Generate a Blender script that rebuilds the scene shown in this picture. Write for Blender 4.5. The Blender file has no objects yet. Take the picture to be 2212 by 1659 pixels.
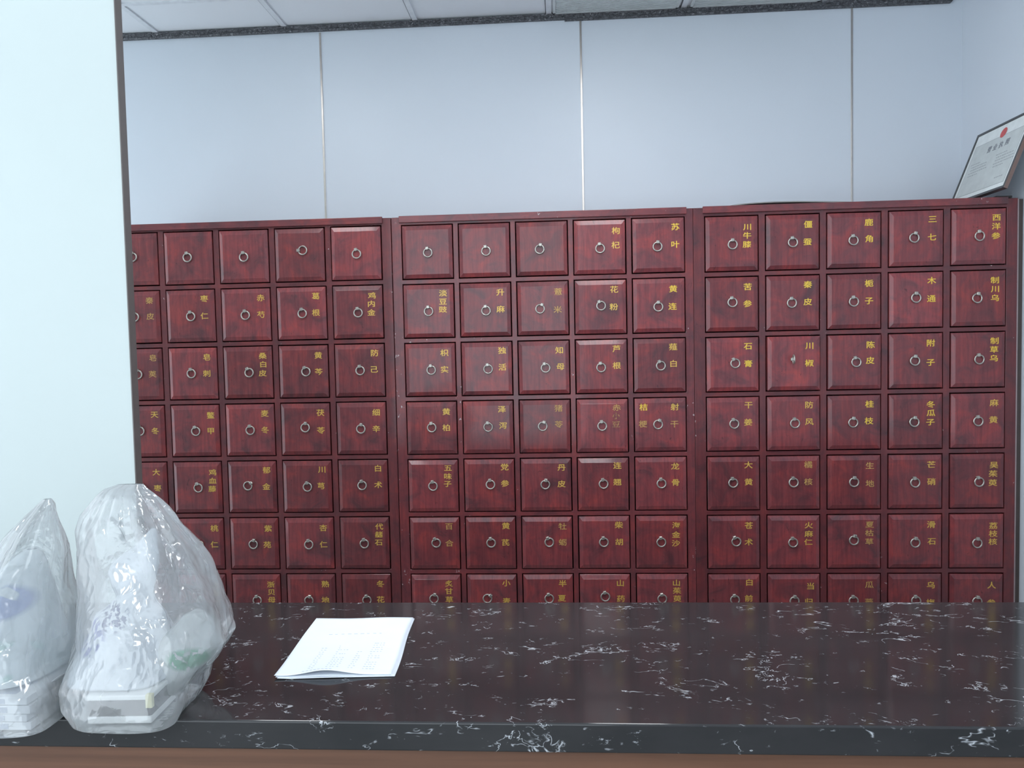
import bpy, bmesh, math, random
import numpy as np
from mathutils import Vector, Matrix, noise

random.seed(7)
S = bpy.context.scene
COL = S.collection

# ------------------------------------------------------------------ camera, world, exposure
COUNTER_Z = 0.78                      # counter top above the floor
EYE = COUNTER_Z + 0.5861              # lens height above the floor
FPX = 1685.6                          # focal length in pixels of the 2212 px wide frame
YAW, PITCH, ROLL = -0.0626, -0.0487, -0.0211
cd = bpy.data.cameras.new('camera')
cd.sensor_fit = 'HORIZONTAL'
cd.sensor_width = 36.0
cd.lens = FPX * 36.0 / 2212.0
cd.clip_start = 0.05
cam = bpy.data.objects.new('camera', cd)
COL.objects.link(cam)
fwd = Vector((math.sin(YAW) * math.cos(PITCH), math.cos(YAW) * math.cos(PITCH), math.sin(PITCH)))
rgt = Vector((math.cos(YAW), -math.sin(YAW), 0))
upv = rgt.cross(fwd)
r2 = rgt * math.cos(ROLL) + upv * math.sin(ROLL)
u2 = -rgt * math.sin(ROLL) + upv * math.cos(ROLL)
M = Matrix((r2, u2, -fwd)).transposed().to_4x4()
M.translation = Vector((0, 0, EYE))
cam.matrix_world = M
S.camera = cam

W = bpy.data.worlds.new('daylight')
S.world = W
W.use_nodes = True
W.node_tree.nodes['Background'].inputs[0].default_value = (0.80, 0.91, 1.0, 1)
W.node_tree.nodes["Background"].inputs[1].default_value = 1.7
S.view_settings.view_transform = 'Standard'
S.view_settings.look = 'None'
S.view_settings.gamma = 1.0
S.view_settings.use_curve_mapping = False
S.view_settings.exposure = 0.72
S.cycles.transparent_max_bounces = 16
LAMP = 6.6                            # radiance of the ceiling light panels

# ------------------------------------------------------------------ helpers
def tag(o, label=None, cat=None, group=None, kind=None):
    for k, v in (('label', label), ('category', cat), ('group', group), ('kind', kind)):
        if v: o[k] = v
    return o

def empty(name, loc, label, cat, group=None):
    o = bpy.data.objects.new(name, None)
    o.empty_display_size = 0.05
    COL.objects.link(o)
    o.location = loc
    return tag(o, label, cat, group)

def link(name, me, mat, parent=None, loc=None):
    o = bpy.data.objects.new(name, me)
    if mat is not None and not me.materials: me.materials.append(mat)
    COL.objects.link(o)
    if parent is not None: o.parent = parent
    if loc is not None: o.location = loc
    return o

class MB:
    """collects shapes and links them as one mesh object"""
    def __init__(s): s.bm = bmesh.new()
    def box(s, x0, x1, y0, y1, z0, z1, mi=0, M=None):
        vs = [Vector((x, y, z)) for x in (x0, x1) for y in (y0, y1) for z in (z0, z1)]
        if M is not None: vs = [M @ v for v in vs]
        v = [s.bm.verts.new(p) for p in vs]
        for f in ((0, 1, 3, 2), (4, 6, 7, 5), (0, 4, 5, 1), (2, 3, 7, 6), (0, 2, 6, 4), (1, 5, 7, 3)):
            s.bm.faces.new([v[i] for i in f]).material_index = mi
        return s
    def torus(s, R, r, c=(0, 0, 0), M=None, n=28, m=10):
        g = []
        for i in range(n):
            a = 2 * math.pi * i / n
            ring = []
            for j in range(m):
                b = 2 * math.pi * j / m
                p = Vector((math.sin(a) * (R + r * math.cos(b)), r * math.sin(b), math.cos(a) * (R + r * math.cos(b)))) + Vector(c)
                ring.append(s.bm.verts.new(M @ p if M is not None else p))
            g.append(ring)
        for i in range(n):
            for j in range(m):
                f = s.bm.faces.new((g[i][j], g[(i + 1) % n][j], g[(i + 1) % n][(j + 1) % m], g[i][(j + 1) % m]))
                f.smooth = True
        return s
    def quad(s, pts, mi=0):
        f = s.bm.faces.new([s.bm.verts.new(p) for p in pts]); f.material_index = mi
        return s
    def mesh(s, name, bevel=0, seg=2, angle=0.5):
        bmesh.ops.recalc_face_normals(s.bm, faces=s.bm.faces)
        if bevel:
            ed = [e for e in s.bm.edges if len(e.link_faces) == 2 and e.calc_face_angle(0) > angle]
            bmesh.ops.bevel(s.bm, geom=ed, offset=bevel, segments=seg, affect='EDGES', profile=0.5, clamp_overlap=True)
        me = bpy.data.meshes.new(name)
        s.bm.to_mesh(me); s.bm.free()
        return me
    def build(s, name, mat, parent=None, loc=None, bevel=0, seg=2):
        return link(name, s.mesh(name, bevel, seg), mat, parent, loc)

class NT:
    """terse node-tree writer"""
    def __init__(s, name):
        s.m = bpy.data.materials.new(name); s.m.use_nodes = True
        s.t = s.m.node_tree; s.n = s.t.nodes
        s.p = s.n['Principled BSDF']; s.out = s.n['Material Output']
    def node(s, typ, **kw):
        n = s.n.new(typ)
        for k, v in kw.items():
            if k.startswith('i_'):
                key = k[2:]; key = int(key) if key.isdigit() else key.replace('_', ' ')
                s.set(n.inputs[key], v)
            else: setattr(n, k, v)
        return n
    def set(s, sock, v):
        if hasattr(v, 'is_linked') or hasattr(v, 'links'): s.t.links.new(v, sock)
        else: sock.default_value = v
    def math(s, op, a, b=0.0, c=None):
        n = s.node('ShaderNodeMath', operation=op); s.set(n.inputs[0], a); s.set(n.inputs[1], b)
        if c is not None: s.set(n.inputs[2], c)
        return n.outputs[0]
    def vmul(s, v, k):
        n = s.node('ShaderNodeVectorMath', operation='MULTIPLY'); s.set(n.inputs[0], v); n.inputs[1].default_value = k
        return n.outputs[0]
    def vadd(s, v, k):
        n = s.node('ShaderNodeVectorMath', operation='ADD'); s.set(n.inputs[0], v); s.set(n.inputs[1], k)
        return n.outputs[0]
    def noise(s, v, scale, detail=4, rough=0.5, dist=0.0, out=0):
        n = s.node('ShaderNodeTexNoise'); s.set(n.inputs['Vector'], v)
        n.inputs['Scale'].default_value = scale; n.inputs['Detail'].default_value = detail
        n.inputs['Roughness'].default_value = rough; n.inputs['Distortion'].default_value = dist
        return n.outputs[out]
    def ramp(s, f, stops, interp='LINEAR'):
        n = s.node('ShaderNodeValToRGB'); s.set(n.inputs[0], f); e = n.color_ramp
        e.interpolation = interp
        while len(e.elements) < len(stops): e.elements.new(0.5)
        for el, (p, c) in zip(e.elements, stops):
            el.position = p; el.color = (c, c, c, 1) if isinstance(c, (int, float)) else (*c, 1)
        return n.outputs[0]
    def mix(s, f, a, b):
        n = s.node('ShaderNodeMix', data_type='RGBA'); s.set(n.inputs[0], f)
        s.set(n.inputs[6], (*a, 1) if isinstance(a, tuple) and len(a) == 3 else a)
        s.set(n.inputs[7], (*b, 1) if isinstance(b, tuple) and len(b) == 3 else b)
        return n.outputs[2]
    def bump(s, h, strength, dist=0.002):
        n = s.node('ShaderNodeBump'); s.set(n.inputs['Height'], h)
        n.inputs['Strength'].default_value = strength; n.inputs['Distance'].default_value = dist
        s.t.links.new(n.outputs[0], s.p.inputs['Normal']); return n.outputs[0]
    def pos(s): return s.node('ShaderNodeNewGeometry').outputs['Position']
    def obj(s): return s.node('ShaderNodeTexCoord').outputs['Object']
    def rnd(s): return s.node('ShaderNodeObjectInfo').outputs['Random']
    def P(s, **kw):
        for k, v in kw.items(): s.set(s.p.inputs[k.replace('_', ' ')], (*v, 1) if isinstance(v, tuple) and len(v) == 3 else v)
        return s.m

def plain(name, col, rough=0.5, metal=0.0, amp=0.06, scale=30, **kw):
    t = NT(name); n = t.noise(t.pos(), scale, 4)
    lo = tuple(c * (1 - amp) for c in col); hi = tuple(min(1, c * (1 + amp)) for c in col)
    t.P(Base_Color=t.ramp(n, [(0.3, lo), (0.7, hi)]), Roughness=rough, Metallic=metal, **kw)
    return t.m

# ------------------------------------------------------------------ materials
def wood(name, worn=False, horiz=False, k=1.0):
    t = NT(name)
    p = t.vadd(t.pos(), t.vmul(t.node('ShaderNodeCombineXYZ', i_0=t.rnd(), i_1=t.rnd(), i_2=t.rnd()).outputs[0], (9, 3, 17)))
    fine = t.noise(t.vmul(p, (7, 40, 95) if horiz else (95, 40, 7)), 1.0, 6, 0.62, 0.6)
    broad = t.noise(p, 11, 4, 0.62, 0.8)
    dark = t.noise(t.vmul(p, (20, 20, 60) if horiz else (60, 20, 20)), 1.0, 5, 0.7, 2.2)
    c = t.ramp(broad, [(0.30, (0.108, 0.041, 0.047)), (0.45, (0.208, 0.049, 0.055)), (0.56, (0.262, 0.051, 0.055)), (0.72, (0.370, 0.057, 0.053))])
    if k != 1.0: c = t.mix(1.0 - k, c, (0.050, 0.024, 0.027))
    c = t.mix(t.ramp(fine, [(0.35, 0.55), (0.6, 0.0)]), c, (0.115, 0.026, 0.034))
    c = t.mix(t.ramp(dark, [(0.30, 0.75), (0.37, 0.0)]), c, (0.050, 0.016, 0.021))
    v = t.math('MULTIPLY', t.math('SUBTRACT', t.rnd(), 0.5), 0.35)
    hs = t.node('ShaderNodeHueSaturation', i_Color=c, i_Value=t.math('ADD', 1.0, v)); c = hs.outputs[0]
    if worn:
        chips = t.math('MULTIPLY', t.ramp(t.noise(t.vmul(p, (55, 30, 38)), 1.0, 3, 0.6), [(0.685, 0.0), (0.70, 1.0)]),
                       t.ramp(t.noise(p, 2.6, 2), [(0.50, 0.0), (0.56, 1.0)]))
        c = t.mix(chips, c, (0.50, 0.40, 0.40))
    t.bump(fine, 0.25, 0.0006)
    t.P(Base_Color=c, Roughness=t.ramp(broad, [(0.3, 0.30), (0.7, 0.42)]), Specular_IOR_Level=0.32, Coat_Weight=0.48, Coat_Roughness=0.08)
    return t.m
WOOD = wood('red_varnished_wood')
WOODF = wood('red_varnished_wood_worn', True, False, 0.72)
WOODH = wood('red_varnished_wood_rail', True, True, 0.72)
DARKW = plain('dark_carcass_wood', (0.030, 0.012, 0.013), 0.6)
GOLD = plain('gold_paint', (0.74, 0.47, 0.10), 0.38, 0.25, 0.12, 300)
GOLDB = plain('bright_gold_paint', (0.86, 0.58, 0.075), 0.36, 0.25, 0.08, 300)
def faded():
    t = NT('worn_gold_paint')
    n = t.noise(t.pos(), 260, 3)
    t.P(Base_Color=t.ramp(n, [(0.34, (0.28, 0.13, 0.05)), (0.56, (0.64, 0.39, 0.12))]), Roughness=0.45, Metallic=0.15)
    return t.m
GOLDF = faded()
def verywornf():
    t = NT('rubbed_gold_paint'); n = t.noise(t.pos(), 220, 3)
    t.P(Base_Color=t.ramp(n, [(0.38, (0.16, 0.05, 0.035)), (0.62, (0.48, 0.27, 0.09))]), Roughness=0.45)
    return t.m
GOLDR = verywornf()
STEEL = plain('aged_nickel', (0.50, 0.47, 0.425), 0.32, 0.75, 0.18, 200)
def wallmat(name, col, rough):
    t = NT(name); n = t.noise(t.pos(), 3, 3)
    t.bump(t.noise(t.pos(), 420, 2), 0.05, 0.0005)
    t.P(Base_Color=t.ramp(n, [(0.3, tuple(c * 0.98 for c in col)), (0.7, col)]), Roughness=rough); return t.m
WALL = wallmat('pale_wall_panel', (0.70, 0.745, 0.805), 0.42)
PART = wallmat('white_partition_paint', (0.61, 0.67, 0.655), 0.5)
CEIL = wallmat('ceiling_tile', (0.88, 0.90, 0.93), 0.75)
CEILG = plain('ceiling_grid_paint', (0.80, 0.82, 0.85), 0.5)
GRILLE = plain('grey_grille_paint', (0.66, 0.69, 0.69), 0.5)
SHADEM = plain('painted_grid_shade', (0.10, 0.10, 0.11), 0.7)
SEAM = plain('brushed_seam_strip', (0.50, 0.46, 0.43), 0.28, 0.9)
CAPM = plain('grey_brown_edge_cap', (0.150, 0.130, 0.122), 0.45)
FLOOR = plain('grey_floor_tile', (0.17, 0.19, 0.185), 0.35, 0, 0.1, 6)
def friezemat():
    t = NT('carved_frieze')
    p = t.vmul(t.pos(), (1, 1, 1.3))
    v = t.node('ShaderNodeTexVoronoi', i_Vector=p, i_Scale=60.0, feature='DISTANCE_TO_EDGE').outputs['Distance']
    n = t.noise(p, 75, 4, 0.6, 0.8)
    h = t.math('ADD', t.ramp(v, [(0.02, 0.0), (0.12, 1.0)]), n)
    t.bump(h, 0.9, 0.004)
    t.P(Base_Color=t.ramp(n, [(0.40, (0.085, 0.087, 0.096)), (0.60, (0.150, 0.152, 0.165)), (0.70, (0.40, 0.40, 0.42))]), Roughness=0.38)
    return t.m
FRIEZE = friezemat()
def marble():
    t = NT('black_marble')
    p = t.vmul(t.pos(), (0.85, 1.35, 1.6))
    warp = t.noise(p, 7, 3, 0.6, 0, 1)
    q = t.vadd(p, t.vmul(warp, (0.10, 0.10, 0.10)))
    def vein(scale, w, seed, mscale, m0, m1):
        a = t.noise(t.vadd(q, (seed, seed * 2, 0)), scale, 5, 0.62, 0.35)
        d = t.math('ABSOLUTE', t.math('SUBTRACT', a, 0.5))
        line = t.ramp(d, [(0.0, 1.0), (w, 0.0)])
        mk = t.ramp(t.noise(t.vadd(p, (seed * 3, 1, seed)), mscale, 4, 0.65), [(m0, 0.0), (m1, 1.0)])
        return t.math('MULTIPLY', line, mk)
    a = vein(4.2, 0.0050, 3.1, 13, 0.56, 0.62)
    b = vein(15.0, 0.012, 8.3, 17, 0.58, 0.66)
    c = vein(7.5, 0.0055, 14.7, 9, 0.57, 0.61)
    s = t.math('MAXIMUM', t.math('MAXIMUM', a, b), c)
    d_ = vein(26.0, 0.020, 21.3, 19, 0.62, 0.68)
    s = t.math('MAXIMUM', s, t.math('MULTIPLY', d_, 0.8))
    haze = t.ramp(t.noise(q, 3.0, 5, 0.6), [(0.35, (0.026, 0.0255, 0.027)), (0.70, (0.042, 0.0395, 0.041))])
    col = t.mix(s, haze, (0.62, 0.63, 0.66))
    t.P(Base_Color=col, Roughness=0.085, IOR=1.5)
    return t.m
MARBLE = marble()
def laminate():
    t = NT('brown_wood_laminate')
    n = t.noise(t.vmul(t.pos(), (2.2, 30, 60)), 1.0, 5, 0.6, 0.3)
    t.P(Base_Color=t.ramp(n, [(0.3, (0.125, 0.058, 0.035)), (0.7, (0.190, 0.088, 0.052))]), Roughness=0.4); return t.m
LAM = laminate()
PAPER = plain('white_paper', (0.86, 0.90, 0.96), 0.75, 0, 0.01)
INK = plain('pale_grey_print', (0.52, 0.56, 0.66), 0.8)
INKD = plain('grey_print', (0.20, 0.21, 0.24), 0.8)


def film(name, opacity, tint=(0.90, 0.93, 0.95), edge=0.35, gloss=0.16, marks=None, crinkle=0.6, cscale=26):
    """thin cloudy plastic: part see-through, part light-scattering, with a crinkled gloss"""
    t = NT(name); t.n.remove(t.p)
    p = t.pos()
    w = t.noise(p, 9, 2, 0.5, 0, 1)
    q = t.vadd(p, t.vmul(w, (0.06, 0.06, 0.06)))
    def cells(v, sc):
        return t.node('ShaderNodeTexVoronoi', i_Vector=v, i_Scale=sc, feature='F1').outputs['Distance']
    h = t.math('ADD', cells(t.vmul(q, (1.0, 1.0, 0.6)), cscale), t.math('MULTIPLY', cells(t.vmul(q, (1.3, 1.3, 0.9)), cscale * 2.7), 0.28))
    b = t.node('ShaderNodeBump', i_Height=h); b.inputs['Strength'].default_value = crinkle; b.inputs['Distance'].default_value = 0.012
    nrm = b.outputs[0]
    col = tint
    colsock = t.node('ShaderNodeRGB'); colsock.outputs[0].default_value = (*tint, 1); col = colsock.outputs[0]
    op = t.math('ADD', opacity, 0.0)
    for (x, y, z, sx, sy, sz, sc, thr, c, o) in (marks or []):
        # printed patch: an ellipsoidal zone of the sheet holding broken ink shapes
        d = t.node('ShaderNodeVectorMath', operation='LENGTH')
        t.t.links.new(t.vmul(t.vadd(p, (-x, -y, -z)), (1 / sx, 1 / sy, 1 / sz)), d.inputs[0])
        zone = t.ramp(d.outputs['Value'], [(0.75, 1.0), (1.0, 0.0)])
        m = t.math('MULTIPLY', zone, t.ramp(t.noise(t.vadd(q, (x, 0, z)), sc, 2, 0.5), [(thr, 0.0), (thr + 0.05, 1.0)]))
        col = t.mix(m, col, c)
        op = t.math('MAXIMUM', op, t.math('MULTIPLY', m, o))
    dif = t.node('ShaderNodeBsdfDiffuse', i_Color=col, i_Normal=nrm)
    trl = t.node('ShaderNodeBsdfTranslucent', i_Color=col, i_Normal=nrm)
    m1 = t.node('ShaderNodeMixShader', i_0=0.45); t.t.links.new(dif.outputs[0], m1.inputs[1]); t.t.links.new(trl.outputs[0], m1.inputs[2])
    lw = t.node('ShaderNodeLayerWeight', i_Blend=0.35)
    fac = t.math('MINIMUM', t.math('ADD', op, t.math('MULTIPLY', lw.outputs['Facing'], edge)), 1.0)
    tr = t.node('ShaderNodeBsdfTransparent')
    m2 = t.node('ShaderNodeMixShader', i_0=fac); t.t.links.new(tr.outputs[0], m2.inputs[1]); t.t.links.new(m1.outputs[0], m2.inputs[2])
    gl = t.node('ShaderNodeBsdfGlossy', i_Normal=nrm); gl.inputs['Roughness'].default_value = 0.09
    fr = t.node('ShaderNodeFresnel', i_IOR=1.5, i_Normal=nrm)
    gf = t.math('MINIMUM', t.math('ADD', t.math('MULTIPLY', fr.outputs[0], 0.9), gloss * 0.3), 0.6)
    m3 = t.node('ShaderNodeMixShader', i_0=gf); t.t.links.new(m2.outputs[0], m3.inputs[1]); t.t.links.new(gl.outputs[0], m3.inputs[2])
    t.t.links.new(m3.outputs[0], t.out.inputs['Surface'])
    return t.m

# ------------------------------------------------------------------ the room
D = 3.1812                    # cabinet fronts
BW = 3.6647                   # panelled wall behind the cabinets
RW = 1.812                    # right wall
CE = EYE + 1.5114             # ceiling
YF, YB = 1.1841, 1.7572       # counter front and back
PX = -1.0                     # free end of the white partition
YS = -2.4                     # shop side, behind the camera
def struct(name, mb, mat, parent=None, bevel=0):
    o = mb.build(name, mat, parent, bevel=bevel)
    if parent is None: o['kind'] = 'structure'
    return o
struct('floor', MB().box(-3.6, RW + 0.1, YS, BW + 0.1, -0.10, 0), FLOOR)
struct('wall_back', MB().box(-3.6, RW + 0.1, BW, BW + 0.10, 0, CE), WALL)
struct('wall_right', MB().box(RW, RW + 0.10, YS, BW, 0, CE), WALL)
struct('added_shade_wall', MB().box(0.25, RW + 0.1, YS - 0.1, YS, 0, CE), WALL)  # unseen wall added to hold daylight off the right side
part = struct('wall_left', MB().box(-3.6, PX, YB + 0.003, YB + 0.026, 0, CE), PART)
struct('trim_1', MB().box(PX, PX + 0.0025, YB + 0.001, YB + 0.028, 0, CE), CAPM)
tag(bpy.data.objects['trim_1'], 'grey brown edge cap on the free end of the white partition')
ceil = struct('ceiling', MB().box(-3.6, RW + 0.1, YS, BW + 0.1, CE + 0.006, CE + 0.1), CEIL)
XL = [-3.115 + 0.6180 * i for i in range(5)] + [-0.025, 0.585, 1.205]   # grid lines running towards the wall
YL = [3.353 - 0.618 * i for i in range(13)]
g = MB()
for x in XL: g.box(x - 0.012, x + 0.012, YS, BW, CE, CE + 0.0065)
for y in YL: g.box(-3.6, RW, y - 0.012, y + 0.012, CE + 0.0003, CE + 0.0065)
g.build('ceiling_grid', CEILG, ceil)
g = MB()  # dark strips standing in for the thin shade beside the grid bars
for x in XL: g.box(x - 0.0155, x - 0.0122, YS, BW, CE + 0.003, CE + 0.0063)
for y in YL: g.box(-3.6, RW, y + 0.0122, y + 0.0150, CE + 0.003, CE + 0.0063)
g.build('painted_shade_line', SHADEM, ceil)
# metal strips between the wall panels
for i, x in enumerate((-1.0948, 0.119, 1.3319)):
    o = struct('trim_%d' % (i + 2), MB().box(x - 0.0045, x + 0.0045, BW - 0.003, BW + 0.001, 0.0, CE - 0.03), SEAM, bevel=0.001)
    o['label'] = 'brushed metal strip between two wall panels, %s of three' % ('left', 'middle', 'right')[i]
# carved moulding under the ceiling, in two lengths that do not quite line up
def frieze(name, x0, x1, zt, zb, mitre):
    m = MB()
    prof = [(0.0, zb), (-0.012, zb), (-0.016, zb + 0.006), (-0.013, zb + 0.010), (-0.013, zt - 0.010), (-0.018, zt - 0.006), (-0.018, zt), (0.0, zt)]
    a = [m.bm.verts.new((x0, BW + y, z)) for y, z in prof]
    b = [m.bm.verts.new((x1 + (mitre and (z - zb) * 0.9), BW + y, z)) for y, z in prof]
    n = len(prof)
    for i in range(n): m.bm.faces.new((a[i], a[(i + 1) % n], b[(i + 1) % n], b[i]))
    m.bm.faces.new(a); m.bm.faces.new(b)
    return struct(name, m, FRIEZE)
frieze('trim_5', -3.5, 0.047, CE, EYE + 1.4855, 0)['label'] = 'left length of the dark carved ceiling moulding'
frieze('trim_6', 0.047, 1.757, CE - 0.002, EYE + 1.4795, 1)['label'] = 'right length of the dark carved ceiling moulding'
# ribbed grey ceiling panels
for k, (x0, x1, lab) in enumerate(((-0.006, 0.560, 'ribbed grey ceiling grille panel nearer the middle wall strip'),
                                   (0.612, 1.186, 'ribbed grey ceiling grille panel nearer the right wall'))):
    yc = BW - 0.30
    e = empty('ceiling_grille', ((x0 + x1) / 2, yc, CE), lab, 'grille', 'ribbed ceiling panels above the cabinets')
    h, l = (x1 - x0) / 2, 0.285
    m = MB()
    m.box(-h, -h + 0.012, -l, l, -0.004, 0.007).box(h - 0.012, h, -l, l, -0.004, 0.007)
    m.box(-h, h, -l, -l + 0.012, -0.004, 0.007).box(-h, h, l - 0.012, l, -0.004, 0.007)
    m.build('frame', GRILLE, e)
    m = MB(); m.box(-h, h, -l, l, 0.003, 0.0055)
    n = 44
    for i in range(n):
        y = -l + 0.012 + (2 * l - 0.024) * (i + 0.5) / n
        m.box(-h + 0.012, h - 0.012, y - 0.0038, y + 0.0022, -0.0025, 0.0032)
    m.build('slats', GRILLE, e)
# ceiling light panels (in the grid, over the counter and the shop side)
LIT = NT('lit_diffuser'); LIT.P(Base_Color=(0.9, 0.9, 0.9), Emission_Color=(0.93, 0.97, 1.0), Emission_Strength=LAMP)
for (x, y, lab) in ((0.28, 0.80, 'long lit ceiling panel above the middle of the counter'),
                    (-1.262, 2.06, 'unseen lit ceiling panel added to brighten the wall above the left cabinet'),  # extra panel added out of view to lighten the left end
                    (0.28, 2.06, 'long lit ceiling panel above the aisle in front of the middle cabinet'),
                    (-1.57, -1.40, 'long lit ceiling panel on the shop side, left'),
                    (0.34, -1.40, 'long lit ceiling panel on the shop side, middle')):
    e = empty('ceiling_light', (x, y, CE), lab, 'ceiling light', 'long ceiling light panels')
    m = MB(); a, b = 0.17, 0.60
    for k in (-1, 1):
        m.box(k * a - 0.012, k * a + 0.012, -b, b, -0.010, 0.0).box(-a + 0.012, a - 0.012, k * (b - 0.012) - 0.012, k * (b - 0.012) + 0.012, -0.010, 0.0)
    m.build('frame', CEILG, e)
    MB().box(-a + 0.012, a - 0.012, -b + 0.02, b - 0.02, -0.006, -0.001).build('diffuser', LIT.m, e)

# ------------------------------------------------------------------ lettering
_glyph = {}
def glyph(ch, bold=0.003):
    if (ch, bold) in _glyph: return _glyph[ch, bold]
    cu = bpy.data.curves.new('glyph', 'FONT'); cu.body = ch; cu.size = 1.0
    cu.align_x = 'CENTER'; cu.resolution_u = 3; cu.offset = bold; cu.extrude = 0.004
    o = bpy.data.objects.new('glyph', cu); COL.objects.link(o)
    dg = bpy.context.evaluated_depsgraph_get()
    me = bpy.data.meshes.new_from_object(o.evaluated_get(dg))
    v = [tuple(x.co) for x in me.vertices]; f = [tuple(p.vertices) for p in me.polygons]
    bpy.data.objects.remove(o); bpy.data.curves.remove(cu); bpy.data.meshes.remove(me)
    if v:
        xs = [p[0] for p in v]; ys = [p[1] for p in v]
        cx, cy = (min(xs) + max(xs)) / 2, (min(ys) + max(ys)) / 2
        v = [(x - cx, y - cy, z) for x, y, z in v]
        q = 0.013; n0 = len(v)                      # brush weight: the strokes are thickened sideways and upwards
        sh = ((q, 0), (-q, 0), (0, q * 0.8), (0, -q * 0.8), (q * 0.7, q * 0.6), (-q * 0.7, -q * 0.6))
        v = [(x + a, y + b, z + 0.0004 * k) for k, (a, b) in enumerate(sh) for x, y, z in v]
        f = [tuple(i + n0 * k for i in p) for k in range(len(sh)) for p in f]
    _glyph[ch, bold] = (v, f); return v, f
def write(items, frame):
    """items: (char, u, v, width, height); frame(u, v, n) gives the point -> mesh"""
    me = bpy.data.meshes.new('lettering'); V = []; F = []
    for ch, u, v, w, h in items:
        gv, gf = glyph(ch); b = len(V)
        V += [frame(u + x * w, v + y * h, (z + 0.004) * w) for x, y, z in gv]
        F += [tuple(i + b for i in f) for f in gf]
    me.from_pydata(V, [], F); me.update(); return me

# ------------------------------------------------------------------ the three drawer cabinets
DW, DH, RP = 0.2043, 0.2145, 0.2404           # drawer width, height, row pitch
ZT = EYE + 0.4976
GAP = 0.0044
def drawer_mesh():
    bm = bmesh.new()
    def ring(x0, x1, z0, z1, y): return [bm.verts.new(p) for p in ((x0, y, z0), (x1, y, z0), (x1, y, z1), (x0, y, z1))]
    a = ring(0, DW, -DH, 0, 0.30); b = ring(0, DW, -DH, 0, -0.0010)
    c = ring(0.0012, DW - 0.0012, -DH + 0.0012, -0.0012, -0.0022)
    d = ring(0.0135, DW - 0.0135, -DH + 0.0150, -0.0175, -0.0070)
    e = ring(0.0145, DW - 0.0145, -DH + 0.0160, -0.0185, -0.0074)
    for p, q in ((a, b), (b, c), (c, d), (d, e)):
        for i in range(4): bm.faces.new((p[i], p[(i + 1) % 4], q[(i + 1) % 4], q[i]))
    bm.faces.new(e); bm.faces.new(a[::-1])
    bmesh.ops.recalc_face_normals(bm, faces=bm.faces)
    me = bpy.data.meshes.new('drawer'); bm.to_mesh(me); bm.free(); return me
DRAWER = drawer_mesh(); DRAWER.materials.append(WOOD)
RING = MB().torus(0.0172, 0.0029).mesh('ring_pull'); RING.materials.append(STEEL)
def staple_mesh():
    m = MB()
    m.box(-0.0064, 0.0064, -0.0064, 0.006, -0.0058, 0.0074)
    me = m.mesh('staple', 0.0020, 1); me.materials.append(STEEL); return me
STAPLE = staple_mesh()

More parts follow.
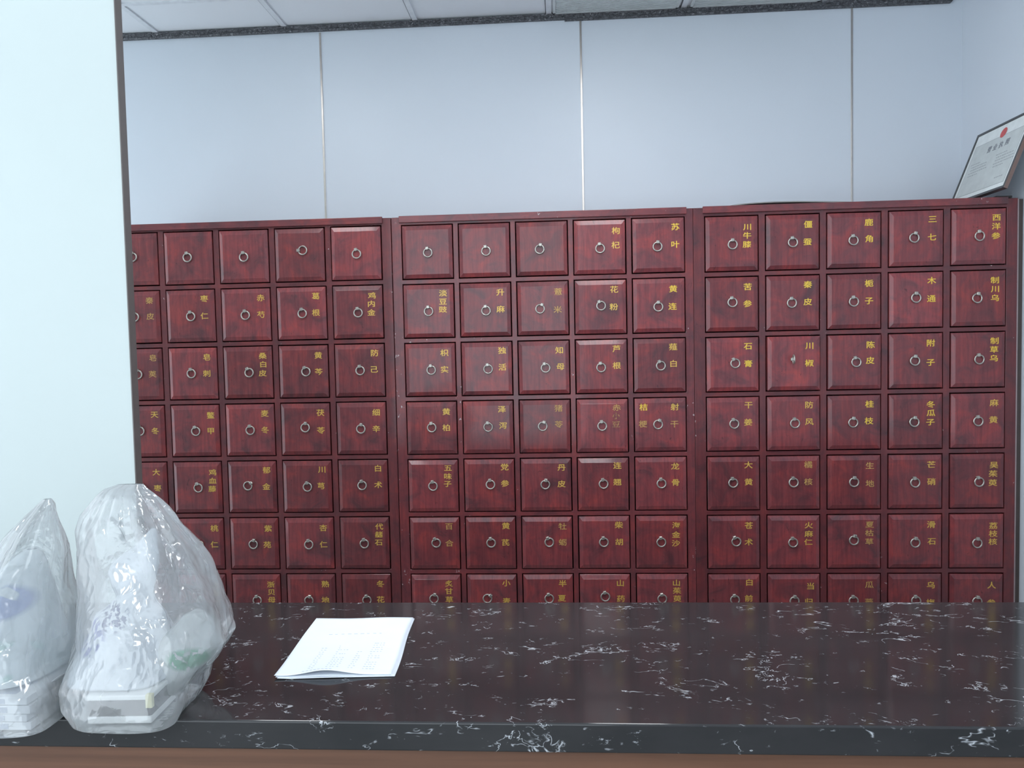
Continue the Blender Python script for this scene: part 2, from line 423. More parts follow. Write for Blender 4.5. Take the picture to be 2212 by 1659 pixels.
TABLE = '''L10 103,98,-8
L11 102,106,-8
L12 105,111,-8
L13 118,90,-90
L14 106,111,-8
L20 101,107,-8 秦165,39 皮166,105
L21 106,110,-8 枣164,37 仁162,108
L22 103,110,-8 赤168,39 芍167,108
L23 107,109,-8 葛164,38 根163,106
L24 105,111,-8 鸡163,41 内160,75 金159,110
L30 104,107,-8 皂169,38 荚165,106
L31 99,107,-8 皂165,39 刺162,107
L32 110,108,-25 桑168,39 白169,74 皮165,111
L33 115,108,-20 黄167,41 芩167,109
L34 106,108,-8 防167,36 己164,104
L40 103,105,-8 天166,37 冬166,105
L41 108,109,-12 鳖172,42 甲170,109
L42 106,108,-8 麦168,38 冬167,107
L43 104,100,5 茯168,38 苓168,112
L44 102,109,5 细166,41 辛165,109
L50 102,110,-8 大162,40 枣165,108
L51 108,108,-15 鸡170,43 血169,78 藤166,113
L52 86,101,50 郁166,36 金163,105
L53 105,108,-8 川166,36 芎161,104
L54 100,104,-8 白167,33 术166,102
L60 100,109,-8
L61 103,110,-8 桃169,40 仁166,109
L62 100,109,10 紫164,42 苑158,111
L63 102,111,-8 杏164,41 仁163,111
L64 102,108,-8 代165,37 赭163,70 石161,104
L70 94,111,-8
L71 100,111,-8 土167,42 鳖169,78 虫169,114
L72 108,108,-8 浙167,41 贝168,74 母168,107
L73 94,108,12 熟165,39 地163,107
L74 105,107,-8 冬163,39 花162,105
M10 105,112,-8
M11 110,112,-8
M12 94,111,10
M13 104,114,-8 枸167,44 杞166,101
M14 98,114,5 苏170,37 叶169,107
M20 103,109,-8 淡163,36 豆162,70 豉161,102
M21 105,112,-8 升164,38 麻164,106
M22 91,110,25 薏165,42 米162,114
M23 104,103,-25 花157,38 粉155,108
M24 99,113,0 黄159,42 连156,112
M30 107,109,-8 枳162,39 实161,107
M31 108,109,-8 独166,34 活166,102
M32 109,109,-15 知165,38 母169,105
M33 100,112,-8 芦163,37 根163,105
M34 106,109,-20 薤156,34 白157,101
M40 103,105,-8 黄164,40 柏162,106
M41 103,106,-8 泽160,34 泻163,101
M42 93,106,20 猪158,33 苓158,99
M43 101,108,-8 赤160,34 小158,68 豆157,102
M44 92,106,22 射160,36 干158,106 桔35,35 梗32,103
M50 102,107,-8 五165,33 味164,67 子162,99
M51 107,103,-8 党166,31 参166,99
M52 99,105,8 丹166,36 皮165,103
M53 103,105,-10 连160,30 翘159,98
M54 103,106,-8 龙159,36 骨160,103
M60 109,104,-20 百163,36 合163,106
M61 104,105,-8 黄166,35 芪163,104
M62 111,103,-20 牡166,38 蛎166,104
M63 100,105,-8 柴162,35 胡162,105
M64 100,106,-8 海161,37 金160,75 沙159,111
M70 94,98,10 炙157,35 甘156,67 草157,102
M71 84,97,45 小163,33 麦163,109
M72 106,98,-10 半162,36 夏158,98
M73 103,90,-8 山165,34 药166,99
M74 101,99,-8 山159,34 茱161,66 萸162,99
R10 104,112,0 川162,44 牛162,77 膝161,112
R11 101,110,-8 僵161,40 蚕159,109
R12 97,109,-8 鹿157,39 角158,103
R13 91,106,15 三162,35 七160,104
R14 101,106,-8 西166,36 洋165,69 参164,106
R20 102,100,-8 苦163,39 参162,106
R21 96,108,-5 秦159,36 皮159,104
R22 98,109,-8 栀158,38 子158,107
R23 99,100,0 木160,33 通159,104
R24 93,107,12 制161,38 川162,73 乌162,107
R30 111,103,-25 石162,36 膏163,105
R31 94,91,90 川161,39 椒161,107
R32 106,107,-15 陈163,39 皮161,101
R33 95,107,5 附158,38 子157,115
R34 103,106,-10 制162,34 草161,68 乌160,102
R40 105,106,-12 干163,32 姜161,100
R41 105,107,-8 防162,34 风162,102
R42 95,108,5 桂160,35 枝158,102
R43 93,109,8 冬158,40 瓜159,74 子157,111
R44 100,109,-8 麻162,37 黄160,104
R50 99,104,-8 大161,32 黄161,101
R51 100,105,-8 橘159,34 核159,103
R52 99,106,5 生162,40 地162,112
R53 98,110,-8 芒162,38 硝162,107
R54 106,110,-15 吴164,44 茱161,78 萸160,114
R60 110,103,-22 苍161,38 术160,106
R61 98,108,-8 火161,38 麻161,73 仁159,106
R62 98,100,12 夏161,38 枯160,71 草160,106
R63 99,111,5 滑162,39 石164,107
R64 100,114,5 荔163,45 枝163,77 核162,109
R70 103,102,-8 白162,31 前159,97
R71 102,107,5 当167,47 归160,111
R72 97,106,-8 瓜160,41 蒌159,111
R73 103,106,-8 乌162,43 梅161,114
R74 102,108,5 人159,43 参158,114'''
CELL = {}
for ln in TABLE.strip().split('\n'):
    it = ln.split(); k = it[0]
    CELL[k[0], int(k[1]), int(k[2])] = ([int(q) for q in it[1].split(',')], [(q[0], *[int(z) for z in q[1:].split(',')]) for q in it[2:]])
BRIGHT = {('R', r, c) for r in range(1, 4) for c in range(5)} | {('R', 4, 3), ('R', 4, 2), ('M', 1, 4), ('M', 2, 4)}
WORN = {('M', 2, 2), ('M', 4, 2), ('M', 6, 0), ('L', 3, 0), ('R', 5, 1), ('R', 5, 2), ('R', 7, 2), ('M', 6, 2), ('R', 6, 2), ('L', 2, 0)}
PULL = {('R', 3, 1): 0.011, ('R', 3, 2): 0.005, ('R', 4, 1): 0.004, ('M', 4, 3): 0.003, ('M', 2, 3): 0.003}
CORN = {'L': (None, -0.7157), 'M': (-0.6469, 0.5112), 'R': (0.5750, 1.745)}
CABS = (('L', -1.874, 0.2360, -1.930, -0.6825, 0.0028, 'red drawer cabinet beside the white partition, its top row unlettered'),
        ('M', -0.6357, 0.2331, -0.6795, 0.5372, 0.0, 'middle red drawer cabinet, between two other drawer cabinets'),
        ('R', 0.5864, 0.2377, 0.5384, 1.7865, -0.0022, 'red drawer cabinet against the right wall, under the leaning framed certificate'))
def screen(f, y): return f
for cab, X0, pit, cx0, cx1, dz, lab in CABS:
    root = empty('drawer_cabinet', ((cx0 + cx1) / 2, D, 0), lab, 'cabinet', 'red medicine drawer cabinets along the wall')
    ox = (cx0 + cx1) / 2
    top = EYE + 0.5345
    zt = ZT + dz
    def L(x): return x - ox
    # carcass: sides, top, bottom, back and a dark inside
    m = MB()
    m.box(L(cx0), L(cx0) + 0.018, 0.02, 0.455, 0.02, top).box(L(cx1) - 0.018, L(cx1), 0.02, 0.455, 0.02, top)
    m.box(L(cx0) + 0.018, L(cx1) - 0.018, 0.02, 0.455, top - 0.018, top - 0.001).box(L(cx0) + 0.018, L(cx1) - 0.018, 0.02, 0.44, 0.02, 0.04)
    m.build('carcass', WOODF, root)
    MB().box(L(cx0) + 0.018, L(cx1) - 0.018, 0.42, 0.455, 0.04, top - 0.018).build('back_panel', DARKW, root)
    # face frame: one welded grid of stiles and rails around the drawer openings
    xs = [X0 + c * pit for c in range(5)]
    ztop = top - 0.001
    ex = [cx0] + [v for x in xs for v in (x - GAP, x + DW + GAP)] + [cx1]
    ez = [ztop] + [v for r in range(7) for v in (zt - r * RP + GAP, zt - r * RP - DH - GAP)] + [0.0]
    bm = bmesh.new()
    gv = [[bm.verts.new((L(x), 0, z)) for z in ez] for x in ex]
    for i in range(len(ex) - 1):
        for j in range(len(ez) - 1):
            if i % 2 and j % 2: continue
            f = bm.faces.new((gv[i][j], gv[i][j + 1], gv[i + 1][j + 1], gv[i + 1][j]))
            f.material_index = i % 2
    x_ = bmesh.ops.extrude_face_region(bm, geom=list(bm.faces))
    bmesh.ops.translate(bm, vec=(0, 0.022, 0), verts=[v for v in x_['geom'] if isinstance(v, bmesh.types.BMVert)])
    bmesh.ops.recalc_face_normals(bm, faces=bm.faces)
    bmesh.ops.bevel(bm, geom=[e for e in bm.edges if len(e.link_faces) == 2 and e.calc_face_angle(0) > 0.5 and all(v.co.y < 0.01 for v in e.verts)],
                    offset=0.0011, segments=1, affect='EDGES')
    me = bpy.data.meshes.new('face_frame'); bm.to_mesh(me); bm.free()
    me.materials.append(WOODF); me.materials.append(WOODH)
    link('face_frame', me, None, root)
    # top moulding board, proud of the frame
    a, b = CORN[cab]; a = cx0 if a is None else a
    MB().box(L(a), L(b), -0.011, 0.0, EYE + 0.5105, EYE + 0.5375).build('cornice', WOODH, root, bevel=0.0016)
    MB().box(L(cx0), L(cx1), -0.004, 0.001, 0.0, 0.115).build('plinth', WOODH, root, bevel=0.001)
    for r in range(7):
        for c in range(5):
            key = (cab, r + 1, c)
            (rx, rz, ang), chars = CELL[key]
            txt = ''.join(q[0] for q in chars)
            d = link('drawer', DRAWER, None, root, (L(xs[c]), -PULL.get(key, random.uniform(-0.0006, 0.0012)), zt - r * RP))
            d.rotation_euler = (0, random.uniform(-0.004, 0.004), random.uniform(-0.002, 0.002))
            if key == ('M', 4, 4): txt = '射干 and 桔梗'
            d['label'] = ('red drawer lettered %s in gold' % txt) if chars else 'red drawer without lettering'
            st = math.radians(ang)
            if key == ('R', 3, 1):                     # this ring stands out edge-on
                k = link('ring_pull', RING, None, d, (rx / 1000, -0.0290, -rz / 1000))
                k.rotation_euler = (0, 0, math.radians(86))
                s = link('staple', STAPLE, None, d, (rx / 1000, -0.0118, -rz / 1000)); s.rotation_euler = (0, math.radians(90), 0)
            else:
                k = link('ring_pull', RING, None, d, (rx / 1000, -0.0112, -rz / 1000))
                k.rotation_euler = (math.radians(random.uniform(-4, 2)), 0, 0)
                k.location.y -= 0.0012
                s = link('staple', STAPLE, None, d, (rx / 1000 + 0.0172 * math.sin(st), -0.0126, -rz / 1000 + 0.0172 * math.cos(st)))
                s.rotation_euler = (0, st, 0)
            k['label'] = 'pale metal ring'
            if chars:
                three = len(chars) == 3
                w = 0.0345; h = 0.0275 if three else 0.0295
                mat = GOLDB if key in BRIGHT else GOLDF if key in WORN else GOLD
                groups = [(mat, chars)]
                if key == ('M', 4, 3): groups = [(GOLDF, chars[:1]), (GOLDR, chars[1:])]
                if key == ('M', 4, 4): groups = [(GOLDF, [chars[1]]), (GOLD, [chars[0]]), (GOLDB, [chars[2]]), (GOLDF, [chars[3]])]
                for gm, cs in groups:
                    for q in cs:                     # every painted character is a piece of its own on the drawer front
                        me = write([(q[0], 0, 0, w, h)], lambda u, v, n: (u, -n, v))
                        me.materials.append(gm)
                        t = link('gold_character', me, None, d, (q[1] / 1000, -0.0075, -q[2] / 1000))
                        t['label'] = ('faded ' if gm in (GOLDF, GOLDR) else '') + 'gold painted character ' + q[0]

# pale strip coloured as a lit edge, and dark filler between the last cabinet and the right wall
e = empty('filler_strip', (1.799, D, 0), 'narrow filler strip between the right cabinet and the right wall', 'strip')
FILL = plain('painted_lit_edge', (0.42, 0.33, 0.33), 0.5); FILD = plain('dark_filler', (0.075, 0.055, 0.050), 0.5)
MB().box(-0.0115, -0.006, 0.004, 0.03, 0, EYE + 0.531).build('lit_edge_strip', FILL, e)
MB().box(-0.0058, 0.0125, 0.010, 0.03, 0, EYE + 0.531).build('filler_board', FILD, e)

# ------------------------------------------------------------------ things on top of the right cabinet
TOP = EYE + 0.5345
sh = MB()
n = 24
GREYB = plain('grey_board', (0.30, 0.29, 0.28), 0.7)
for i in range(n):
    def zz(k): return 0.0125 * math.sin(math.pi * (k / n) ** 0.7)
    x0, x1 = -0.26 + 0.52 * i / n, -0.26 + 0.52 * (i + 1) / n
    b = [sh.bm.verts.new(p) for p in ((x0, -0.09, 0.002 + zz(i)), (x1, -0.09, 0.002 + zz(i + 1)), (x1, 0.14, 0.002 + zz(i + 1)), (x0, 0.14, 0.002 + zz(i)))]
    sh.bm.faces.new(b)
bmesh.ops.remove_doubles(sh.bm, verts=sh.bm.verts, dist=1e-5)
o = sh.build('cardboard_sheet', GREYB, None, (0.935, D + 0.098, TOP + 0.0022))
md = o.modifiers.new('thickness', 'SOLIDIFY'); md.thickness = 0.004
tag(o, 'thin grey cardboard sheet lying on top of the right drawer cabinet', 'cardboard')

# framed certificate: stands on the cabinet top and leans on the right wall
A = 0.3754; FT = 0.016
cf = empty('framed_certificate', (1.6751, 3.0774, EYE + 0.5576),
           'framed certificate leaning against the right wall on top of the cabinet', 'certificate')
e1 = Vector((math.sin(-0.0086), math.cos(-0.0086), 0)); nn = Vector((math.cos(-0.0086), -math.sin(-0.0086), 0))
upf = Vector((nn.x * math.sin(A), nn.y * math.sin(A), math.cos(A)))
face = e1.cross(upf).normalized()                     # into the wall
if face.x < 0: face = -face
FWD = Matrix((-e1, face, upf)).transposed()           # local x: to the right when read, y: into the frame, z: up
cf.rotation_euler = FWD.to_euler()
FWW, FHH = 0.4048, 0.3176
FRM = plain('dark_frame', (0.055, 0.056, 0.058), 0.35); SIDE = plain('brown_frame_side', (0.20, 0.13, 0.11), 0.5)
m = MB(); fw = 0.011
m.box(-FWW, -FWW + fw, 0, FT, 0, FHH).box(-fw, 0, 0, FT, 0, FHH)
m.box(-FWW + fw, -fw, 0, FT, FHH - fw, FHH).box(-FWW + fw, -fw, 0, FT, 0, fw)
m.build('frame', FRM, cf, bevel=0.001, seg=1)
MB().box(0.0, 0.0012, 0.001, FT - 0.001, 0.0, FHH).build('frame_side', SIDE, cf)['label'] = 'brown outer side of the dark frame'
MAT_ = plain('certificate_margin', (0.80, 0.83, 0.82), 0.5); CPAP = plain('certificate_paper', (0.60, 0.63, 0.62), 0.5)
RED = plain('red_seal', (0.62, 0.10, 0.10), 0.5); LINE = plain('grey_rule', (0.36, 0.38, 0.39), 0.6)
MB().box(-FWW + fw, -fw, 0.0035, 0.006, fw, FHH - fw).build('margin', MAT_, cf)
px0, px1, pz0, pz1 = -FWW + 0.030, -0.026, 0.030, FHH - 0.062
doc = MB().box(px0, px1, 0.0028, 0.0034, pz0, pz1).build('document', CPAP, cf)
m = MB()
for a_, b_, c_, d_ in ((px0, px1, pz1 - 0.0015, pz1), (px0, px1, pz0, pz0 + 0.0015), (px0, px0 + 0.0015, pz0, pz1), (px1 - 0.0015, px1, pz0, pz1)):
    m.box(a_, b_, 0.0025, 0.0027, c_, d_)
m.build('border_line', LINE, doc)
m = MB(); ring = [m.bm.verts.new((-FWW / 2 + 0.02 + 0.021 * math.cos(k * math.pi / 14), 0.0022, pz1 + 0.012 + 0.021 * math.sin(k * math.pi / 14))) for k in range(28)]
m.bm.faces.new(ring); ext = bmesh.ops.extrude_face_region(m.bm, geom=list(m.bm.faces))
bmesh.ops.translate(m.bm, vec=(0, 0.0004, 0), verts=[v for v in ext['geom'] if isinstance(v, bmesh.types.BMVert)])
m.build('seal', RED, doc)['label'] = 'round red seal'
items = [(c, -FWW / 2 - 0.045 + 0.042 * k, pz1 - 0.042, 0.030, 0.030) for k, c in enumerate('营业执照')]
link('title', write(items, lambda u, v, n: (u, 0.0026 - n, v)), INKD, doc)
rr = random.Random(3)
for base in (px0, px0 + 0.185):
    m = MB()
    for row, (xa, xb) in enumerate(((0.02, 0.09), (0.03, 0.14), (0.03, 0.15), (0.025, 0.16), (0.03, 0.10))):
        x = base + xa
        while x < base + xb:
            w_ = rr.uniform(0.004, 0.014)
            m.box(x, x + w_, 0.0025, 0.0027, pz1 - 0.088 - row * 0.013, pz1 - 0.0845 - row * 0.013); x += w_ + 0.004
    m.build('text_block', LINE, doc)
m = MB()
for k in range(5): m.box(px1 - 0.085 + 0.012 * k, px1 - 0.077 + 0.012 * k, 0.0025, 0.0027, pz0 + 0.030, pz0 + 0.034)
m.build('date_line', LINE, doc)
o = MB().box(-0.06, 0.06, -0.03, 0.03, 0, 0.008).build('wooden_batten', plain('dark_batten', (0.035, 0.028, 0.026), 0.6), None, (1.735, D + 0.06, TOP + 0.001), bevel=0.001)
o.rotation_euler.z = math.radians(90)
tag(o, 'small dark wooden batten under the bottom edge of the framed certificate', 'batten')

# ------------------------------------------------------------------ the counter
ct = empty('countertop', (0, (YF + YB) / 2, COUNTER_Z), 'polished black marble countertop with white veins across the foreground', 'countertop')
MB().box(-2.9, RW - 0.004, -(YB - YF) / 2, (YB - YF) / 2, -0.047, 0).build('slab', MARBLE, ct, bevel=0.003, seg=3)
cb = empty('counter_base', (0, YF, 0), 'brown wood laminate counter front below the black marble slab', 'counter')
MB().box(-2.9, RW - 0.006, 0.012, 0.03, 0.08, COUNTER_Z - 0.0475).build('front_panel', LAM, cb, bevel=0.001)
MB().box(-2.9, RW - 0.006, 0.05, 0.066, 0.0, 0.08).build('kick_board', DARKW, cb)
MB().box(-2.9, RW - 0.006, 0.03, YB - YF - 0.03, 0.70, COUNTER_Z - 0.0475).build('substructure', LAM, cb)

# ------------------------------------------------------------------ sheets of paper
def sheet(name, dx, dy, z, curl, label, ang, nx=26, ny=36, lift=0.0):
    bm = bmesh.new(); g = []
    for j in range(ny + 1):
        r = []
        for i in range(nx + 1):
            u, v = i / nx, j / ny
            x, y = (u - 0.5) * 0.21, (v - 0.5) * 0.297
            fr_ = (1 - v) ** 5
            zz = curl * fr_ * (0.15 + math.exp(-((u - 0.44) / 0.22) ** 2)) + lift * fr_ * max(0, u - 0.7) * 2
            zz += 0.0007 * (1 + math.sin(u * 9 + 1.3)) * (v ** 4) + 0.0004 * (1 + math.sin(v * 7 + u * 3)) + 0.0022 * max(0, 0.12 - u) / 0.12 * (1 - abs(v - 0.3))
            r.append(bm.verts.new((x + 0.0012 * math.sin(v * 7), y, zz)))
        g.append(r)
    for j in range(ny):
        for i in range(nx):
            f = bm.faces.new((g[j][i], g[j][i + 1], g[j + 1][i + 1], g[j + 1][i])); f.smooth = True
    me = bpy.data.meshes.new(name); bm.to_mesh(me); bm.free()
    o = link(name, me, PAPER, None, (-0.426 + dx, 1.4949 + dy, COUNTER_Z + z))
    o.rotation_euler.z = ang
    md = o.modifiers.new('thickness', 'SOLIDIFY'); md.thickness = 0.00025; md.offset = 1
    tag(o, label, 'paper', 'loose printed sheets on the counter')
    return o, (lambda x, y: None)
s3, _ = sheet('paper_sheet', 0.0055, -0.0035, 0.0004, 0.0005, 'lowest white sheet of the paper pile, showing along the right edge', 0.0588 + 0.010, lift=0.0006)
s2, _ = sheet('paper_sheet', 0.0025, -0.0015, 0.0011, 0.0018, 'second white sheet of the paper pile, showing below the curled top page', 0.0588 + 0.004, lift=0.0004)
s1, _ = sheet('paper_sheet', 0.0, 0.0, 0.0019, 0.0095, 'topmost printed white sheet of the paper pile on the black counter', 0.0588)
def printed(sheet_o, rows, curl):
    m = MB(); rr = random.Random(11)
    for x0, x1, y0, y1 in rows(rr):
        m.quad([(x0, y0, 0), (x1, y0, 0), (x1, y1, 0), (x0, y1, 0)])
    me = m.mesh('printed_text')
    ny, nx = 36, 26
    base = sheet_o.data.vertices
    for v in me.vertices:
        u = min(max(v.co.x / 0.21 + 0.5, 0), 0.9999) * nx; w = min(max(v.co.y / 0.297 + 0.5, 0), 0.9999) * ny
        i, j = int(u), int(w); fu, fw_ = u - i, w - j
        z = lambda a, b: base[b * (nx + 1) + a].co.z
        v.co.z = 0.00055 + z(i, j) * (1 - fu) * (1 - fw_) + z(i + 1, j) * fu * (1 - fw_) + z(i, j + 1) * (1 - fu) * fw_ + z(i + 1, j + 1) * fu * fw_
    o = link('printed_text', me, INK, sheet_o); o['label'] = 'faint grey print'
    return o
def rows1(r):
    out = []
    for cx, n, wd in ((-0.045, 11, 2), (-0.006, 12, 4), (0.028, 9, 2), (0.060, 13, 4)):
        for k in range(n):
            y = -0.128 + k * 0.0105 + 0.004
            for q in range(wd if r.random() < 0.8 else 1):
                x = cx + q * 0.006 - wd * 0.003 + r.uniform(-0.001, 0.001)
                out.append((x, x + r.uniform(0.002, 0.0042), y, y + 0.0022))
    for k in range(9): out.append((-0.055 + k * 0.013, -0.055 + k * 0.013 + r.uniform(0.003, 0.008), 0.055, 0.0572))
    for k in range(8): out.append((-0.058 + k * 0.007, -0.0535 + k * 0.007, -0.1385, -0.1360))
    return out
printed(s1, rows1, 0)

# ------------------------------------------------------------------ plastic bags on the counter
def loft(levels, nth=240, nz=200, wr=0.006, seed=0.0, pleat=0.0, pleat_n=17, crease=0.11, zmin=0.0, soft=0.011, bias=0.0):
    """crumpled bag skin; levels = (z, xc, yc, rx, ry, squareness)"""
    L_ = np.array(sorted(levels)); zs = L_[:, 0]
    # even spacing along the profile
    t = np.linspace(0, 1, nz + 1)
    key = np.linspace(0, 1, len(zs))
    kk = np.interp(t, key, np.arange(len(zs)))
    def samp(c):
        a = np.interp(kk, np.arange(len(zs)), L_[:, c])
        ker = np.array([1, 2, 3, 2, 1]) / 9.0
        b = np.convolve(np.pad(a, 2, mode='edge'), ker, 'valid')
        b[0], b[-1] = a[0], a[-1]
        return b
    Z, XC, YC, RX, RY, SQ = [samp(c) for c in range(6)]
    bm = bmesh.new(); rings = []
    rg = random.Random(int(seed * 100) + 5)
    ph = [rg.uniform(0, 6.28) for _ in range(8)]
    dirs = []
    for q in range(8):
        v = Vector((rg.gauss(0, 1), rg.gauss(0, 1), rg.gauss(0, 0.75))).normalized()
        dirs.append((*v, rg.uniform(8, 15) if q < 5 else rg.uniform(18, 30), rg.uniform(0, 2)))
    for j in range(nz + 1):
        row = []
        h = j / nz
        for i in range(nth):
            a = 2 * math.pi * i / nth
            c, s = math.cos(a), math.sin(a); e = 2.0 / SQ[j]
            x = XC[j] + RX[j] * math.copysign(abs(c) ** e, c)
            y = YC[j] + RY[j] * math.copysign(abs(s) ** e, s)
            z = Z[j]
            p = Vector((x * 7 + seed, y * 7, z * 4.2))
            w1 = noise.noise(p * 1.1)
            w2 = noise.noise(Vector((x * 16 + seed, y * 16, z * 13)))
            env = min(1.0, 0.35 + 4 * h)
            cr = 0.0
            for nx_, ny_, nz_, fq, fo in dirs:           # straight crossing creases of a crushed sheet
                cr += (abs(((x * nx_ + y * ny_ + z * nz_) * fq + fo + 0.22 * w1 + 0.07 * w2) % 2.0 - 1.0) - 0.5) / fq
            d = wr * env * 0.9 * w1 + crease * env * cr
            if pleat:                                    # folds fanning out from the gathered handles
                ps = 0.0
                for q in range(4): ps += abs(((pleat_n * (0.55 + 0.3 * q)) * a / 6.2832 + ph[q] + 0.45 * w1 + 0.10 * w2) % 2.0 - 1.0) - 0.5
                d += pleat * ps * min(1, max(0, (h - 0.18) * 1.6)) * min(1.0, (RX[j] + RY[j]) * 9)
            d = soft * math.tanh(d / soft) + bias
            k = min(1.0, (min(RX[j], RY[j]) + 0.01) / 0.05)
            zz = z + wr * 0.5 * env * noise.noise(p * 1.7 + Vector((9, 2, 4)))
            row.append(bm.verts.new((x + c * d * k, y + s * d * k, max(zz, zmin) if h < 0.5 else zz)))
        rings.append(row)
    for j in range(nz):
        for i in range(nth):
            f = bm.faces.new((rings[j][i], rings[j][(i + 1) % nth], rings[j + 1][(i + 1) % nth], rings[j + 1][i])); f.smooth = True
    bm.faces.new(rings[0][::-1])
    return bm
def bag_obj(name, bm, mat, label, cat, base):
    me = bpy.data.meshes.new(name); bm.to_mesh(me); bm.free()
    me.transform(Matrix.Translation((-base[0], -base[1], -base[2])))
    o = link(name, me, mat, None, base)
    return tag(o, label, cat)
CZ = COUNTER_Z

# --- right bag
OUT_R = [(CZ + z, x, y, rx, ry, n) for z, x, y, rx, ry, n in (
    (0.0012, -0.703, 1.225, 0.076, 0.076, 5), (0.003, -0.703, 1.228, 0.086, 0.088, 5), (0.022, -0.714, 1.240, 0.106, 0.102, 4),
    (0.048, -0.720, 1.255, 0.115, 0.115, 3), (0.075, -0.710, 1.275, 0.124, 0.128, 2.6), (0.100, -0.702, 1.285, 0.128, 0.130, 2.3),
    (0.140, -0.708, 1.285, 0.126, 0.120, 2.2), (0.180, -0.714, 1.285, 0.122, 0.105, 2.1), (0.220, -0.724, 1.285, 0.114, 0.088, 2.0),
    (0.255, -0.733, 1.283, 0.104, 0.070, 2.0), (0.285, -0.739, 1.281, 0.093, 0.055, 2.0), (0.310, -0.742, 1.280, 0.078, 0.042, 2.0),
    (0.333, -0.744, 1.279, 0.060, 0.030, 2.0), (0.348, -0.746, 1.278, 0.046, 0.020, 2.0), (0.357, -0.745, 1.277, 0.036, 0.012, 2.0), (0.364, -0.736, 1.277, 0.022, 0.005, 2.0))]
FILM_OUT = film('cloudy_clear_plastic', 0.25, (0.93, 0.95, 0.96), edge=0.30, gloss=0.25, crinkle=0.40, cscale=24)
bag_obj('plastic_bag', loft(OUT_R, wr=0.0065, seed=1.3, pleat=0.008), FILM_OUT,
        'clear plastic carrier bag with green print showing inside, nearer the paper', 'bag', (-0.703, 1.23, CZ))
FILM_IN = film('milky_white_plastic', 0.88, (0.87, 0.91, 0.95), edge=0.2, crinkle=0.45, cscale=22,
    marks=[(-0.785, 1.20, CZ + 0.125, 0.046, 0.09, 0.034, 80, 0.51, (0.04, 0.05, 0.40), 1.0),
           (-0.740, 1.20, CZ + 0.155, 0.034, 0.09, 0.026, 100, 0.52, (0.05, 0.05, 0.20), 1.0)])
IN_R = [(CZ + z, x, y, rx, ry, n) for z, x, y, rx, ry, n in (
    (0.050, -0.732, 1.252, 0.072, 0.074, 4), (0.054, -0.736, 1.254, 0.082, 0.084, 3.5), (0.075, -0.742, 1.260, 0.080, 0.084, 2.8), (0.100, -0.742, 1.262, 0.070, 0.076, 2.3), (0.125, -0.736, 1.262, 0.060, 0.066, 2.1),
    (0.150, -0.734, 1.255, 0.058, 0.050, 2), (0.168, -0.726, 1.255, 0.040, 0.036, 2), (0.182, -0.722, 1.255, 0.033, 0.030, 2),
    (0.200, -0.724, 1.255, 0.040, 0.032, 2), (0.222, -0.725, 1.256, 0.046, 0.030, 2), (0.236, -0.720, 1.258, 0.044, 0.024, 2), (0.250, -0.712, 1.26, 0.034, 0.018, 2), (0.266, -0.702, 1.262, 0.020, 0.012, 2), (0.284, -0.694, 1.264, 0.010, 0.007, 2), (0.292, -0.691, 1.264, 0.004, 0.003, 2))]
bag_obj('white_plastic_bag', loft(IN_R, nth=160, nz=130, wr=0.004, seed=5.1, pleat=0.006, pleat_n=13, crease=0.07, soft=0.006), FILM_IN,
        'knotted milky white bag with blue print inside the right clear bag', 'bag', (-0.722, 1.252, CZ + 0.0505))
FILM_GR = film('frosted_packet_plastic', 0.66, (0.80, 0.83, 0.82), edge=0.2, crinkle=0.4, cscale=26,
    marks=[(-0.618, 1.19, CZ + 0.082, 0.044, 0.09, 0.024, 80, 0.40, (0.08, 0.40, 0.20), 0.95)])
PK = [(z, 0, 0, rx, ry, n) for z, rx, ry, n in ((-0.085, 0.020, 0.010, 2), (-0.078, 0.034, 0.022, 2.4), (-0.05, 0.040, 0.034, 2.4), (0.0, 0.043, 0.042, 2.3),
      (0.032, 0.040, 0.036, 2.3), (0.050, 0.030, 0.024, 2.2), (0.057, 0.016, 0.010, 2))]
bm = loft(PK, nth=140, nz=100, wr=0.004, seed=9.4, zmin=-1, crease=0.07, soft=0.006)
R_ = Matrix.Translation((-0.634, 1.262, CZ + 0.094)) @ Matrix.Rotation(math.radians(38), 4, 'Y') @ Matrix.Rotation(math.radians(-12), 4, 'X')
bmesh.ops.transform(bm, matrix=R_, verts=bm.verts)
bag_obj('herb_packet', bm, FILM_GR, 'plump frosted packet with green lettering inside the right clear bag', 'packet', (-0.628, 1.262, CZ + 0.018))
TAUPE = plain('taupe_carton', (0.085, 0.072, 0.072), 0.7, 0, 0.25, 40); CARTW = plain('white_carton', (0.74, 0.75, 0.74), 0.6)
YEL = plain('cream_tape', (0.72, 0.68, 0.42), 0.6)
bx = empty('carton', (-0.709, 1.235, CZ + 0.003), 'small taupe carton with white edges at the bottom of the right clear bag', 'box')
bx.rotation_euler.z = math.radians(3)
MB().box(-0.050, 0.050, -0.070, 0.060, 0, 0.038).build('body', TAUPE, bx, bevel=0.003)
MB().box(-0.053, 0.053, -0.073, 0.063, 0.038, 0.046).build('lid', CARTW, bx, bevel=0.002)
MB().box(0.044, 0.0545, -0.075, -0.066, 0.026, 0.0475).build('corner_tape', YEL, bx, bevel=0.001)['label'] = 'cream tape on the carton corner'
MB().box(-0.051, 0.051, -0.0715, 0.061, 0.0, 0.012).build('bottom_tray', CARTW, bx, bevel=0.002)

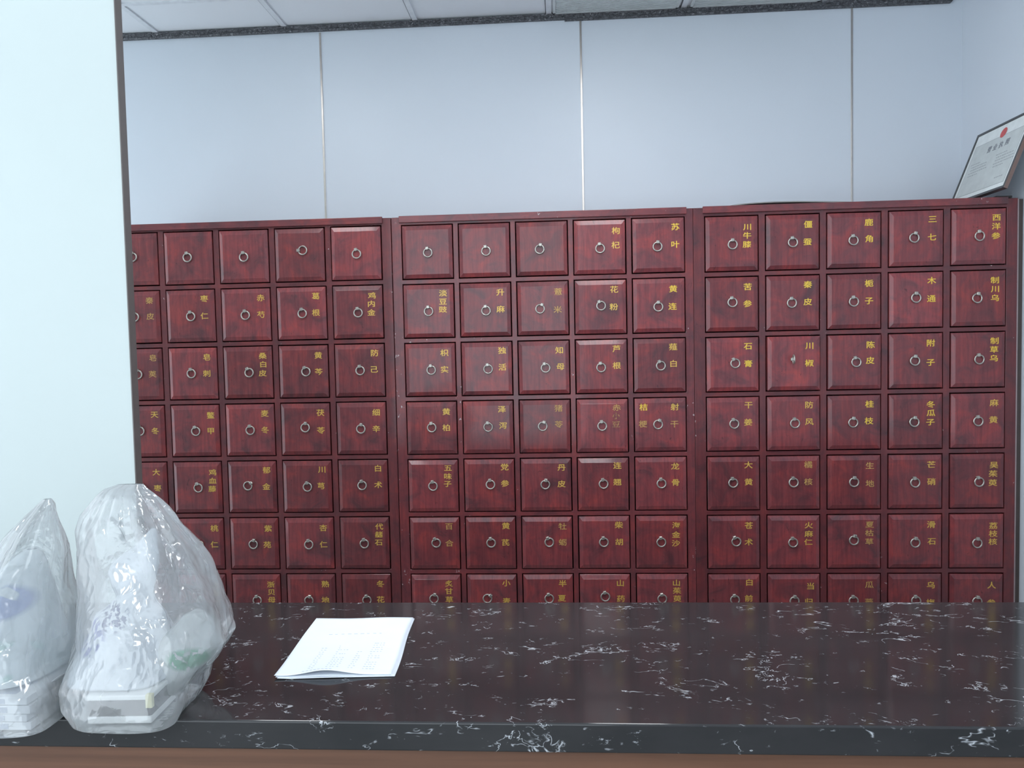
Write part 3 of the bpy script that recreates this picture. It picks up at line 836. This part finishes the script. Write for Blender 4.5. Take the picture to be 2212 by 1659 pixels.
# --- left bag
OUT_L = [(CZ + z, x, y, rx, ry, n) for z, x, y, rx, ry, n in (
    (0.0012, -0.925, 1.215, 0.112, 0.085, 6), (0.003, -0.925, 1.215, 0.121, 0.100, 6), (0.025, -0.932, 1.222, 0.114, 0.104, 5), (0.055, -0.936, 1.230, 0.106, 0.106, 4),
    (0.082, -0.942, 1.235, 0.100, 0.105, 2.8), (0.125, -0.936, 1.238, 0.096, 0.098, 2.4), (0.165, -0.925, 1.24, 0.087, 0.088, 2.2), (0.205, -0.916, 1.242, 0.073, 0.074, 2.0),
    (0.245, -0.902, 1.245, 0.056, 0.058, 2.0), (0.285, -0.888, 1.247, 0.040, 0.042, 2.0), (0.318, -0.874, 1.248, 0.024, 0.026, 2.0), (0.336, -0.867, 1.249, 0.013, 0.014, 2.0), (0.345, -0.864, 1.249, 0.005, 0.005, 2.0))]
bag_obj('plastic_bag', loft(OUT_L, wr=0.0065, seed=21.7, pleat=0.008, pleat_n=13), FILM_OUT,
        'clear plastic carrier bag holding flat boxes, left of the other clear bag', 'bag', (-0.925, 1.215, CZ))
FILM_IN2 = film('milky_printed_plastic', 0.78, (0.84, 0.90, 0.92), edge=0.2, crinkle=0.4, cscale=20,
    marks=[(-0.905, 1.17, CZ + 0.190, 0.050, 0.10, 0.030, 22, 0.47, (0.36, 0.42, 0.68), 0.9),
           (-0.955, 1.17, CZ + 0.150, 0.060, 0.10, 0.035, 26, 0.48, (0.34, 0.40, 0.66), 0.9),
           (-0.900, 1.17, CZ + 0.100, 0.060, 0.10, 0.035, 16, 0.46, (0.52, 0.74, 0.68), 0.85)])
IN_L = [(CZ + z, x, y, rx, ry, n) for z, x, y, rx, ry, n in (
    (0.058, -0.940, 1.235, 0.078, 0.078, 3.5), (0.062, -0.940, 1.235, 0.088, 0.090, 3.2), (0.095, -0.940, 1.237, 0.087, 0.090, 2.5), (0.140, -0.933, 1.238, 0.080, 0.082, 2.2), (0.175, -0.925, 1.24, 0.068, 0.070, 2.1),
    (0.205, -0.916, 1.242, 0.054, 0.056, 2.0), (0.235, -0.905, 1.244, 0.036, 0.038, 2.0), (0.255, -0.897, 1.245, 0.020, 0.020, 2.0), (0.262, -0.893, 1.245, 0.008, 0.008, 2.0))]
bag_obj('white_plastic_bag', loft(IN_L, nth=160, nz=120, wr=0.004, seed=33.0, crease=0.06, soft=0.005), FILM_IN2,
        'milky bag with blurred blue print inside the left clear bag', 'bag', (-0.937, 1.235, CZ + 0.0605))
BOXM = plain('pale_flat_box', (0.62, 0.64, 0.66), 0.55); BOXB = plain('grey_blue_box_face', (0.34, 0.37, 0.45), 0.55, 0, 0.2, 25)
hts = (0.0130, 0.0125, 0.0135, 0.0125); z = CZ + 0.0032
for k, hh in enumerate(hts):
    e = empty('flat_box', (-0.934 + (0.002, -0.001, 0.003, 0.0)[k], 1.217 + (0.0, 0.002, -0.001, 0.001)[k], z),
              'flat pale medicine box in the left clear bag, %s' % ('lowest of the stack', 'second from the bottom', 'third from the bottom', 'topmost of the stack')[k], 'box', 'flat boxes stacked in the left bag')
    e.rotation_euler.z = math.radians((1.0, -0.8, 0.6, -0.3)[k])
    MB().box(-0.098, 0.096, -0.078, 0.058, 0, hh - 0.0004).build('carton', BOXM, e, bevel=0.001)
    m = MB().box(-0.085, 0.060, -0.0786, -0.0782, 0.002, hh - 0.003).box(-0.080, 0.070, -0.066, 0.046, hh - 0.0003, hh - 0.0001)
    m.build('printed_panel', BOXB, e)
    z += hh + 0.0004
